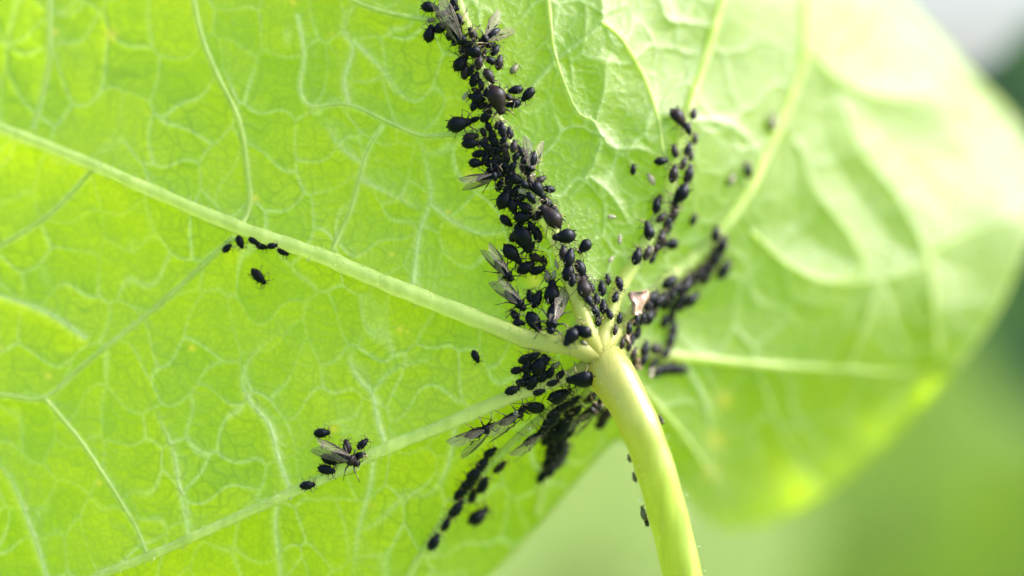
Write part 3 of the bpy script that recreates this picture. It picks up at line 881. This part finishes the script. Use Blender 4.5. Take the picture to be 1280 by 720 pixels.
FOLD = ((6, -38, -4), (6, -38, -4))
REGION = {
 'top': ('on the crowded upper central vein', 'aphids crowding the upper central vein'),
 'mid': ('packed on the middle of the central vein', 'aphids packed on the middle of the central vein'),
 'low': ('on the central vein near the petiole', 'aphids on the central vein near the petiole'),
 'gap': ('wedged between the central vein and the pink husk', 'aphids beside the petiole joint'),
 'r1': ('in the thin aphid column beside the central vein', 'aphids in the thin column beside the central vein'),
 'r2': ('in the blurred band crossing onto the far half', 'aphids in the blurred band on the far half'),
 'r3': ('in the blurred cluster behind the pink husk', 'aphids in the blurred cluster behind the pink husk'),
 'u': ('in the dark knot under the petiole joint', 'aphids in the knot under the petiole joint'),
 'mass': ('in the blurred black mass beside the petiole', 'aphids in the black mass beside the petiole'),
 'tail': ('in the blurred string trailing below the black mass', 'aphids on the blurred trailing string'),
 'm1': ('in the short row shaded by the long pale vein', 'aphids under the long pale vein'),
}
WORD = {'a': 'plump black wingless aphid', 'n': 'small black young aphid', 'b': 'small brownish young aphid', 'o': 'small dull olive aphid', 'B': 'plump brownish wingless aphid'}
BESIDE = [(578, 38, 'the winged aphid with long folded wings'), (609, 46, 'the winged aphid with raised clear wings'), (659, 204, 'the winged aphid with upright glassy wings'),
          (613, 220, 'the winged aphid with opaque grey wings'), (629, 338, 'the upper of two parallel winged aphids'), (643, 379, 'the lower of two parallel winged aphids'),
          (691, 403, 'the winged aphid with one broad glassy wing'), (685, 274, 'the long glossy brown aphid'), (620, 127, 'the big brown grey pear shaped aphid'),
          (844, 151, 'the big grey brown aphid topping the thin column'), (637, 514, 'the winged aphid carrying a droplet'), (727, 506, 'the blurred brown winged aphid'), (780, 377, 'the pale pink husk')]
# photograph pixel, length, heading of the head (degrees), kind
APHIDS = {
 'top': [(620, 127, 36, -68, 'B'), (539, 11, 21, -12, 'a'), (569, 4, 15, 80, 'n'), (567, 14, 17, 10, 'a'), (553, 18, 14, 20, 'n'), (539, 26, 9, 0, 'o'), (553, 36, 20, 25, 'a'), (538, 42, 20, 75, 'a'),
         (571, 50, 15, 70, 'n'), (562, 44, 13, 80, 'n'), (592, 62, 22, 150, 'a'), (577, 78, 24, 55, 'a'), (582, 90, 17, 85, 'n'), (598, 79, 17, 80, 'n'), (611, 76, 16, 160, 'n'), (604, 67, 11, 60, 'n'),
         (618, 64, 15, 60, 'n'), (622, 79, 17, 75, 'b'), (612, 57, 12, 20, 'b'), (594, 99, 18, 65, 'n'), (609, 98, 19, -55, 'b'), (597, 114, 13, 150, 'b'), (598, 122, 20, 170, 'a'), (644, 114, 17, 195, 'n'),
         (659, 118, 19, 225, 'n'), (641, 131, 18, 190, 'a'), (595, 132, 15, 60, 'n'), (605, 132, 13, 30, 'n'), (586, 62, 14, 100, 'n'), (590, 44, 16, 120, 'n'), (575, 24, 15, -50, 'n'), (600, 56, 14, 60, 'n'), (588, 54, 15, 30, 'n'), (580, 66, 14, 120, 'n'), (590, 88, 14, 60, 'n'), (603, 106, 13, 100, 'b'), (610, 115, 15, 60, 'n'), (563, 28, 14, 60, 'n'), (634, 124, 13, 150, 'b'), (612, 136, 13, 60, 'n')],
 'mid': [(576, 156, 30, 8, 'a'), (595, 150, 11, 20, 'n'), (609, 145, 17, 45, 'n'), (605, 166, 12, -60, 'n'), (616, 168, 15, 110, 'n'), (627, 163, 17, 100, 'n'), (634, 169, 14, 95, 'n'), (589, 171, 18, 15, 'b'),
         (590, 180, 20, 5, 'n'), (605, 178, 15, 40, 'n'), (619, 177, 17, 130, 'n'), (600, 191, 17, 10, 'n'), (596, 203, 17, 0, 'a'), (616, 189, 15, 70, 'n'), (632, 180, 13, 130, 'b'), (640, 185, 15, 80, 'n'),
         (625, 196, 17, -10, 'b'), (635, 197, 13, 80, 'n'), (644, 196, 13, 60, 'n'), (617, 203, 18, 20, 'n'), (642, 208, 15, 60, 'n'), (648, 191, 14, 110, 'n'), (646, 223, 19, -20, 'a'), (674, 226, 15, 30, 'b'),
         (669, 240, 22, -55, 'a'), (684, 238, 16, 175, 'n'), (631, 247, 28, 65, 'a'), (642, 257, 19, -70, 'n'), (626, 231, 16, 70, 'n'), (628, 213, 16, 110, 'n'), (652, 212, 15, -60, 'n'), (636, 234, 15, 40, 'n'), (655, 232, 14, -30, 'n'),
         (612, 158, 13, 120, 'n'), (622, 156, 12, 60, 'b'), (611, 184, 16, 150, 'n'), (626, 186, 15, 40, 'n'), (608, 197, 15, 70, 'n'), (633, 188, 14, 100, 'n'), (622, 209, 16, 60, 'n'), (634, 206, 15, 130, 'n'), (651, 203, 14, 80, 'n'), (640, 216, 16, 150, 'n'), (637, 224, 15, 80, 'n'), (645, 238, 17, 60, 'n'), (660, 229, 14, 120, 'b'), (652, 246, 16, 20, 'n'), (664, 248, 15, -60, 'n'), (616, 212, 14, 20, 'n'), (655, 195, 14, 70, 'n'), (630, 174, 13, 60, 'n')],
 'low': [(685, 274, 34, 130, 'B'), (659, 257, 21, 155, 'a'), (657, 271, 24, 10, 'a'), (681, 256, 19, -35, 'n'), (690, 264, 13, 120, 'n'), (633, 276, 17, -45, 'n'), (645, 293, 19, 50, 'n'), (659, 297, 34, -70, 'a'), (673, 292, 18, 100, 'n'),
         (702, 295, 30, 192, 'a'), (728, 309, 20, 220, 'a'), (641, 316, 29, -45, 'a'), (671, 321, 17, -25, 'b'), (681, 326, 12, 100, 'n'), (658, 334, 22, 28, 'n'), (673, 338, 18, 12, 'n'), (702, 316, 17, 80, 'b'),
         (708, 325, 22, 78, 'n'), (710, 342, 21, 70, 'n'), (719, 340, 22, -75, 'n'), (685, 346, 14, 100, 'o'), (662, 371, 15, 100, 'n'), (672, 376, 21, 65, 'n'), (669, 404, 28, -65, 'n'), (643, 395, 15, 120, 'n'),
         (649, 405, 14, -10, 'n'), (693, 367, 30, 95, 'a'), (724, 365, 29, 85, 'B'), (733, 364, 15, 95, 'n'), (731, 380, 17, -65, 'n'), (738, 392, 19, -65, 'n'), (730, 415, 23, 150, 'a'), (711, 426, 26, 240, 'a'), (727, 431, 9, -20, 'o'), (650, 282, 15, 40, 'n'), (666, 284, 17, 120, 'n'), (672, 266, 15, 60, 'n'), (695, 280, 13, 60, 'n'), (714, 352, 16, 80, 'n'), (725, 350, 17, -60, 'n'), (666, 308, 13, 60, 'n')],
 'gap': [(751, 362, 18, 80, 'n'), (769, 357, 17, -75, 'n'), (751, 385, 17, 85, 'n'), (769, 428, 13, 80, 'b'), (776, 410, 14, 90, 'n'), (745, 402, 14, 70, 'n'), (757, 396, 13, 100, 'n'), (764, 374, 14, 60, 'n'), (760, 412, 12, 80, 'b'), (766, 398, 13, 60, 'n'), (742, 376, 14, 80, 'n'), (785, 398, 16, 60, 'n'), (786, 424, 16, 40, 'n'), (784, 440, 14, 50, 'b'), (758, 350, 13, 90, 'n')],
 'r1': [(844, 151, 28, -52, 'B'), (854, 162, 15, -60, 'n'), (861, 145, 14, 70, 'b'), (866, 174, 13, 70, 'b'), (853, 186, 16, 50, 'n'), (841, 190, 15, 100, 'n'), (825, 201, 16, 10, 'n'), (847, 203, 15, 60, 'b'),
        (860, 195, 12, 70, 'b'), (837, 217, 20, 80, 'n'), (855, 217, 22, 75, 'n'), (842, 240, 31, 230, 'a'), (856, 234, 10, 100, 'n'), (820, 251, 15, 60, 'n'), (818, 257, 17, 80, 'n'), (834, 264, 23, 60, 'n'),
        (821, 271, 15, 30, 'b'), (832, 283, 17, 60, 'n'), (806, 289, 23, 100, 'a'), (819, 298, 24, 80, 'n'), (832, 302, 23, 170, 'a'), (791, 321, 20, 70, 'n'), (801, 315, 17, 60, 'n'), (809, 321, 13, 40, 'n'), (827, 274, 15, 50, 'n'), (813, 308, 15, 60, 'b')],
 'r2': [(890, 294, 15, 80, 'n'), (889, 312, 25, 70, 'n'), (881, 326, 23, 60, 'n'), (870, 336, 21, 40, 'n'), (849, 348, 21, 30, 'n'), (900, 335, 21, 50, 'n'), (859, 345, 17, 30, 'n'), (835, 356, 17, 20, 'n'), (884, 318, 18, 50, 'n'), (875, 342, 17, 50, 'b'), (864, 336, 20, 30, 'n'), (843, 354, 20, 30, 'n'), (893, 303, 18, 70, 'n'), (876, 330, 20, 40, 'n'), (828, 352, 18, 20, 'n')],
 'r3': [(855, 369, 27, 10, 'a'), (829, 377, 20, 10, 'n'), (812, 386, 21, 60, 'n'), (806, 371, 21, 20, 'n'), (791, 414, 17, 50, 'n'), (838, 412, 19, 70, 'n'), (827, 401, 16, 80, 'n'), (799, 436, 18, 40, 'n'), (814, 437, 20, 0, 'b'),
        (829, 457, 23, 10, 'a'), (851, 461, 15, 0, 'n'), (789, 452, 15, 40, 'b'), (838, 380, 18, 40, 'n'), (820, 366, 17, 20, 'n'), (800, 392, 22, 30, 'a'), (834, 392, 20, 80, 'n'), (846, 377, 20, 30, 'n'), (833, 425, 20, 70, 'n'), (818, 462, 20, 10, 'n'), (840, 458, 20, 0, 'n'), (793, 382, 18, 50, 'n'), (800, 448, 18, 30, 'n'), (812, 372, 20, 10, 'n'), (829, 364, 20, 30, 'n'), (800, 380, 17, 60, 'n'), (812, 452, 18, 20, 'n'), (842, 370, 17, 40, 'n'), (792, 395, 15, 60, 'n'), (780, 432, 14, 60, 'n'), (826, 440, 16, 20, 'n')],
 'u': [(660, 446, 22, 20, 'n'), (675, 454, 28, 60, 'a'), (667, 443, 16, 30, 'n'), (659, 457, 18, 70, 'n'), (647, 463, 15, 5, 'n'), (653, 477, 16, -15, 'n'), (665, 475, 21, 60, 'n'), (679, 469, 17, 40, 'n'), (640, 487, 17, 18, 'n'),
       (694, 455, 12, 30, 'o'), (700, 466, 13, 60, 'n'), (669, 462, 17, 120, 'n'), (682, 450, 16, 40, 'n'), (690, 473, 15, 20, 'n'), (658, 468, 14, 60, 'n'), (722, 463, 34, 172, 'a'), (696, 486, 30, 20, 'a'), (688, 464, 15, 60, 'n'), (672, 484, 14, 20, 'n')],
 'mass': [(690, 508, 24, 60, 'a'), (702, 516, 22, 70, 'a'), (688, 528, 24, 80, 'a'), (697, 542, 24, 80, 'a'), (712, 495, 20, 50, 'n'), (686, 556, 22, 80, 'n'), (698, 560, 20, 70, 'n'), (692, 575, 19, 10, 'n'), (676, 592, 17, 70, 'n'), (704, 530, 22, 60, 'n'),
          (666, 503, 24, 150, 'n'), (754, 511, 24, 70, 'b'), (680, 543, 18, 80, 'n'), (736, 492, 20, 50, 'b'), (683, 515, 20, 40, 'n'), (694, 550, 22, 100, 'n'), (681, 572, 17, 70, 'n'), (745, 498, 17, 70, 'n'), (676, 522, 18, 50, 'n'), (697, 525, 22, 60, 'a'), (708, 508, 20, 60, 'n'), (690, 536, 20, 110, 'n'), (716, 506, 18, 60, 'n'), (700, 500, 18, 40, 'n'), (690, 564, 20, 60, 'n'), (741, 505, 20, 60, 'n'), (748, 521, 18, 80, 'n'), (684, 584, 15, 60, 'n')],
 'tail': [(601, 577, 17, 60, 'n'), (622, 580, 16, 60, 'b'), (584, 600, 21, 40, 'n'), (599, 601, 19, 80, 'n'), (587, 616, 16, 100, 'n'), (594, 641, 25, 30, 'a'), (566, 632, 21, 60, 'n'), (554, 652, 15, 70, 'n'), (539, 674, 18, 60, 'n'), (591, 589, 19, 50, 'n'), (575, 614, 18, 50, 'n'), (612, 562, 15, 50, 'n')],
 'm1': [(301, 302, 15, -70, 'n'), (285, 310, 13, 40, 'n'), (318, 301, 13, -30, 'n'), (327, 307, 14, -20, 'n'), (342, 306, 12, 10, 'n'), (354, 314, 14, -30, 'n')],
}
LONE = [(325, 344, 22, -48, 'n', 'lone black aphid on bare blade near the row under the long pale vein'),
        (596, 445, 15, -65, 'n', 'lone small black aphid on bare blade in the angle between two veins'),
        (403, 541, 18, 5, 'n', 'black young aphid apart from the winged one, above the slanting lower vein'),
        (434, 559, 17, 100, 'b', 'brownish aphid touching the wing of the winged aphid on the slanting lower vein'),
        (454, 556, 16, 45, 'n', 'dark aphid with raised tail beyond the head of the lower vein winged aphid'),
        (452, 570, 13, 10, 'n', 'small black aphid pressed against the head of the lower vein winged aphid'),
        (412, 575, 19, -30, 'n', 'black aphid under the wing tips of the lower vein winged aphid'),
        (410, 588, 20, -15, 'n', 'plump oval black aphid on the slanting lower vein behind the winged one'),
        (385, 605, 17, 8, 'n', 'black aphid at the outer end of the small group on the slanting lower vein'),
        (791, 212, 12, 85, 'n', 'tiny black aphid alone on pale blade between two aphid columns'),
        (864, 274, 14, 60, 'n', 'small dark aphid on bare pale blade beside the thin column'),
        (931, 214, 18, 100, 'n', 'blurred black aphid on the pale far half of the leaf beside a vein'),
        (911, 225, 14, 50, 'o', 'faint blurred olive aphid next to the black one on the pale far half'),
        (962, 155, 19, 65, 'o', 'faint grey green aphid highest on the pale far half of the leaf'),
        (642, 87, 13, 50, 'o', 'pale olive young aphid standing clear of the crowded central vein')]
WINGED = [(578, 38, 42, -57, 'w', ((10, -40, -6), (4, -35, -6)), 'winged aphid with long folded grey wings at the top of the central vein'),
          (609, 46, 31, 214, 'w', ((16, -20, -14), (26, -15, -18)), 'winged aphid with clear wings raised off its back near the top of the central vein'),
          (659, 204, 29, -108, 'w', ((12, -25, -16), (24, -15, -14)), 'winged aphid with nearly clear upright wings beside the packed middle column'),
          (613, 220, 31, 14, 'w', ((6, -48, -2), (8, -45, -4)), 'winged aphid with opaque grey wings sticking out of the packed middle column'),
          (629, 338, 32, -50, 'w', ((8, -36, -5), (5, -38, -5)), 'upper of two parallel winged aphids beside the central vein'),
          (643, 379, 33, -45, 'w', ((9, -34, -4), (6, -38, -5)), 'lower of two parallel winged aphids beside the central vein'),
          (691, 403, 42, -94, 'w', ((12, -18, -8), (-10, -22, -10)), 'winged aphid with one broad glassy wing over the yellow petiole joint'),
          (637, 514, 37, 35, 'w', ((8, -40, -4), (12, -35, -4)), 'winged aphid with a droplet on its back under the slanting lower vein'),
          (596, 532, 36, 22, 'w', ((8, -45, -3), (34, -8, -6)), 'winged aphid with one clear wing spread over the blade below the slanting lower vein'),
          (434, 576, 37, -24, 'W', ((6, -42, -3), (8, -40, -3)), 'winged aphid with grey brown wings sitting on the slanting lower vein'),
          (661, 538, 34, 28, 'w', ((10, -30, -4), (14, -25, -4)), 'blurred winged aphid with a bright droplet beside the black mass'),
          (727, 506, 34, 68, 'W', ((16, -25, -6), (20, -20, -6)), 'blurred brown winged aphid with grey wings hanging under the petiole joint')]
OWN = {(539, 11): 'oval black aphid jutting out furthest at the very top of the central vein', (553, 36): 'plump black aphid just under the tip of the long folded wings', (538, 42): 'upright oval black aphid hanging at the outer edge of the upper column',
       (592, 62): 'plump bluish black aphid lying between the heads of two winged aphids', (577, 78): 'plump black aphid bulging sideways from the narrow stretch of upper column', (598, 122): 'plump black aphid pressed against the big brown grey aphid',
       (641, 131): 'plump black aphid at the inner end of the short side row of three', (644, 114): 'black aphid in the middle of the short side row of three',
       (567, 14): 'plump bluish aphid half hidden by the folded wings at the top', (646, 223): 'plump black aphid under the glassy upright wings', (669, 240): 'slanting plump black aphid beside the broad grey one on the packed column',
       (631, 247): 'large black pear shaped aphid low on the packed column edge', (596, 203): 'round black aphid just above the opaque grey wings', (806, 289): 'round black aphid at the outer edge of the thin column', (832, 302): 'round black aphid low on the inner side of the thin column', (829, 457): 'large blurred aphid beside the pale horizontal vein on the far half',
       (620, 127): 'big brown grey pear shaped aphid on the upper central vein, head pointing down', (685, 274): 'long glossy brown black aphid slanting on the central vein', (844, 151): 'big grey brown aphid at the upper end of the thin aphid column',
       (576, 156): 'plump pear shaped black aphid reaching out of the packed column onto bare blade', (702, 295): 'large round black aphid lying across the central vein, head on the vein',
       (728, 309): 'round black aphid alone on blade just off the central vein', (641, 316): 'large black pear shaped aphid between the parallel winged pair and the central vein',
       (659, 297): 'longest black wingless aphid standing upright on the central vein', (693, 367): 'largest globe shaped black aphid half under the broad glassy wing',
       (724, 365): 'shiny brownish globe shaped aphid above the yellow petiole joint', (730, 415): 'round brown black aphid on the yellow petiole joint', (711, 426): 'round black aphid on the yellow joint beside the broad winged one',
       (722, 463): 'large black aphid under the rim where the petiole begins', (696, 486): 'large dome shaped black aphid in the fork of two lower veins', (842, 240): 'large round black aphid, biggest of the thin column',
       (594, 641): 'round black aphid, biggest of the blurred trailing string', (539, 674): 'last black aphid at the tip of the blurred trailing string', (855, 369): 'large blurred round aphid at the edge of the far cluster',
       (669, 404): 'oval black aphid walking onto the long pale vein', (633, 276): 'small slender black aphid on blade just off the central vein', (659, 118): 'black young aphid tilted on the outermost side branch of the upper column'}
for key, rows in APHIDS.items():
    where, grp = REGION[key]
    for (u, v, L, a, k) in rows:
        if k == 'n' and key in ('top', 'mid', 'low', 'r1') and ra.random() < 0.18: k = 'b'
        nm = 'wingless_aphid' if k in 'aB' else 'young_aphid'
        dist, by = min((math.hypot(u - x, v - y), w) for x, y, w in BESIDE)
        lab = WORD[k] + (' close beside ' + by if dist < 24 else ' ' + where)
        if (u, v) in OWN: lab = OWN[(u, v)]
        place(nm, k, u, v, L, a + ra.uniform(-6, 6), lab, 'aphids close to ' + by if ' close beside ' in lab else grp)
for (u, v, L, a, k, lab) in LONE: place('young_aphid', k, u, v, L, a, lab, 'aphids standing apart')
for (u, v, L, a, k, w, lab) in WINGED: place('winged_aphid', k, u, v, L, a, lab, 'winged aphids', wings=w)

# ------------------------------------------------------------------ shed skins, husk scraps and honeydew
HUSKK = []
for s in range(3):
    mb = lathe(jit([(x, y * .8, z * .8) for x, y, z in NYMPH], s + 40, .2), 12, squash=.55)
    r = random.Random(s)
    mb.v = [(x + r.uniform(-.03, .03), y + r.uniform(-.03, .03), z + r.uniform(-.03, .03)) for x, y, z in mb.v]
    legs = []
    for sd in (-1, 1):
        for k, (bx, ax, ay, up) in enumerate(((.32, .35, .25, .06), (.18, .05, .4, .08), (.05, -.4, .35, .1))):
            lm = MB(); lm.tube([(bx, sd * .06, .15), (bx + ax * .5, sd * (.08 + ay * .5), .15 + up), (bx + ax, sd * (.08 + ay), .01)], [.02, .016, .01], 5)
            legs.append(lm.mesh('leg', M_HUSK))
    HUSKK.append((mb.mesh('husk', M_HUSK), legs))
def husk(u, v, L, ang, label):
    M, n = frame(u, v, ang)
    root = empty('shed_skin', on_leaf(u, v) + n * vein_height(u, v))
    root.rotation_euler = M.to_euler(); L *= S; root.scale = (L, L, L)
    b, legs = HUSKK[ra.randrange(3)]
    link('husk', b, root)
    for l in legs: link('leg', l, root)
    tag(root, label, 'shed skin', 'shed aphid skins')
for row in [(582, 120, 13, 60, 'small white shed aphid skin left of the upper central vein'), (660, 220, 18, 10, 'crumpled whitish shed skin among the packed middle column'),
            (654, 239, 15, -30, 'white shed skin caught on the middle of the central vein'), (764, 271, 12, 0, 'upper white shed skin on bare blade between two columns'),
            (774, 299, 13, 80, 'slender white shed skin standing on bare blade between two columns'), (763, 325, 10, 50, 'faint lower shed skin on bare blade between two columns'),
            (813, 224, 18, 120, 'pale shed skin on the blade left of the thin column'), (404, 557, 10, 70, 'tiny white shed skin on the blade near the lower vein winged aphid'),
            (809, 312, 16, -55, 'tan shed skin at the foot of the thin column'), (836, 256, 13, 20, 'cream shed skin inside the thin column'),
            (697, 330, 14, 100, 'pale shed skin lying on the central vein above the petiole joint'), (720, 352, 16, -70, 'white needle thin shed skin against the plump brownish aphid'), (693, 344, 14, 80, 'thin pale shed skin beside the largest round aphid')]:
    husk(*row)

def scrap(u, v, w, h, ang, mat, seed, label, lift=0.0006):
    """A curled flake of dry skin."""
    r = random.Random(seed); mb = MB(); nx, ny = 9, 7
    for layer in (0, 1):
        for j in range(ny + 1):
            for i in range(nx + 1):
                x, y = i / nx - .5, j / ny - .5
                e = 1 - .35 * (abs(2 * y) ** 3) - .2 * abs(2 * x) ** 2 * abs(2 * y)
                z = .35 * x * x - .5 * y * y + .10 * math.sin(7 * x + seed) * math.sin(6 * y + seed * 2) - layer * .14
                mb.v.append((x * w * S * e, y * h * S * (1 - .3 * abs(2 * x) ** 3) + .03 * w * S * math.sin(9 * x), z * w * S))
    n1 = (nx + 1) * (ny + 1)
    for j in range(ny):
        for i in range(nx):
            a = j * (nx + 1) + i
            mb.f.append((a, a + 1, a + nx + 2, a + nx + 1)); mb.m.append(0)
            mb.f.append((n1 + a, n1 + a + nx + 1, n1 + a + nx + 2, n1 + a + 1)); mb.m.append(0)
    rim = [i for i in range(nx + 1)] + [(j + 1) * (nx + 1) + nx for j in range(ny)] + [ny * (nx + 1) + i for i in reversed(range(nx))] + [j * (nx + 1) for j in reversed(range(1, ny))]
    for a, b in zip(rim, rim[1:] + rim[:1]): mb.f.append((a, n1 + a, n1 + b, b)); mb.m.append(0)
    M, n = frame(u, v, ang)
    o = link('husk_scrap', mb.mesh('husk_scrap', mat))
    o.location = on_leaf(u, v) + n * lift; o.rotation_euler = M.to_euler()
    tag(o, label, 'husk', 'dry husk scraps near the petiole joint')
scrap(780, 377, 42, 26, 35, M_PINK, 1, 'pale pink curled husk beside the petiole joint', 0.0019)
scrap(780, 412, 34, 9, 80, M_TAN, 2, 'narrow brownish husk strip hanging behind the petiole joint')
scrap(792, 452, 22, 14, -40, M_TAN, 3, 'brown crumpled husk on the far shoulder of the petiole')
scrap(803, 460, 16, 12, 70, M_HUSK, 4, 'white scrap of dry husk on the far shoulder of the petiole', 0.0012)

def droplet(pos, r, label):
    mb = MB(); ball(mb, (0, 0, 0), r * S, 0, 16)
    o = link('honeydew_droplet', mb.mesh('honeydew_droplet', M_DEW)); o.location = pos
    tag(o, label, 'droplet', 'honeydew droplets')
droplet(on_leaf(645, 516, 1.7), 3.2, 'clear round droplet on the back of the winged aphid under the lower vein')
droplet(on_leaf(662, 536, 1.6), 3.0, 'bright droplet on the blurred winged aphid beside the black mass')

def petiole_point(i, side, lift=1.0):
    """A point on the petiole's flank: side -1 is the left one."""
    p, r = pts_pet[i], rad_pet[i]
    t = (pts_pet[i + 1] - pts_pet[i - 1]).normalized()
    n = t.cross(Vector((0, 1, 0))).normalized()
    if n.x * side < 0: n = -n
    n = (n + Vector((0, .25, 0))).normalized()
    return p + n * r * lift, n
pts_pet, rad_pet = pts, rad
def near(v): return min(range(1, len(pc) - 1), key=lambda i: abs(pc[i][1] - v))
for v, side, L, kind, lab in ((633, -1, 16, 'o', 'small grey young aphid clinging to the left flank of the petiole'), (590, -1, 11, 'o', 'tiny pale young aphid under a droplet on the petiole flank'),
                              (540, 1, 11, 'b', 'tiny dark young aphid on the far right flank of the petiole'), (568, -1, 9, 'o', 'minute young aphid highest on the left petiole flank'), (646, -1, 12, 'b', 'small brown young aphid lowest on the left petiole flank')):
    p_, n_ = petiole_point(near(v), side)
    place('young_aphid', kind, 800, v, L, 95, lab, 'aphids on the petiole', pos=p_, nrm=n_)
for v, r, lab in ((589, 3.4, 'bright clear droplet on the left flank of the petiole'), (621, 2.4, 'small droplet on the petiole flank above the grey young aphid'), (564, 2.0, 'tiny upper droplet on the left flank of the petiole')):
    p_, n_ = petiole_point(near(v), -1); droplet(p_ + n_ * (r + 3) * S, r, lab)
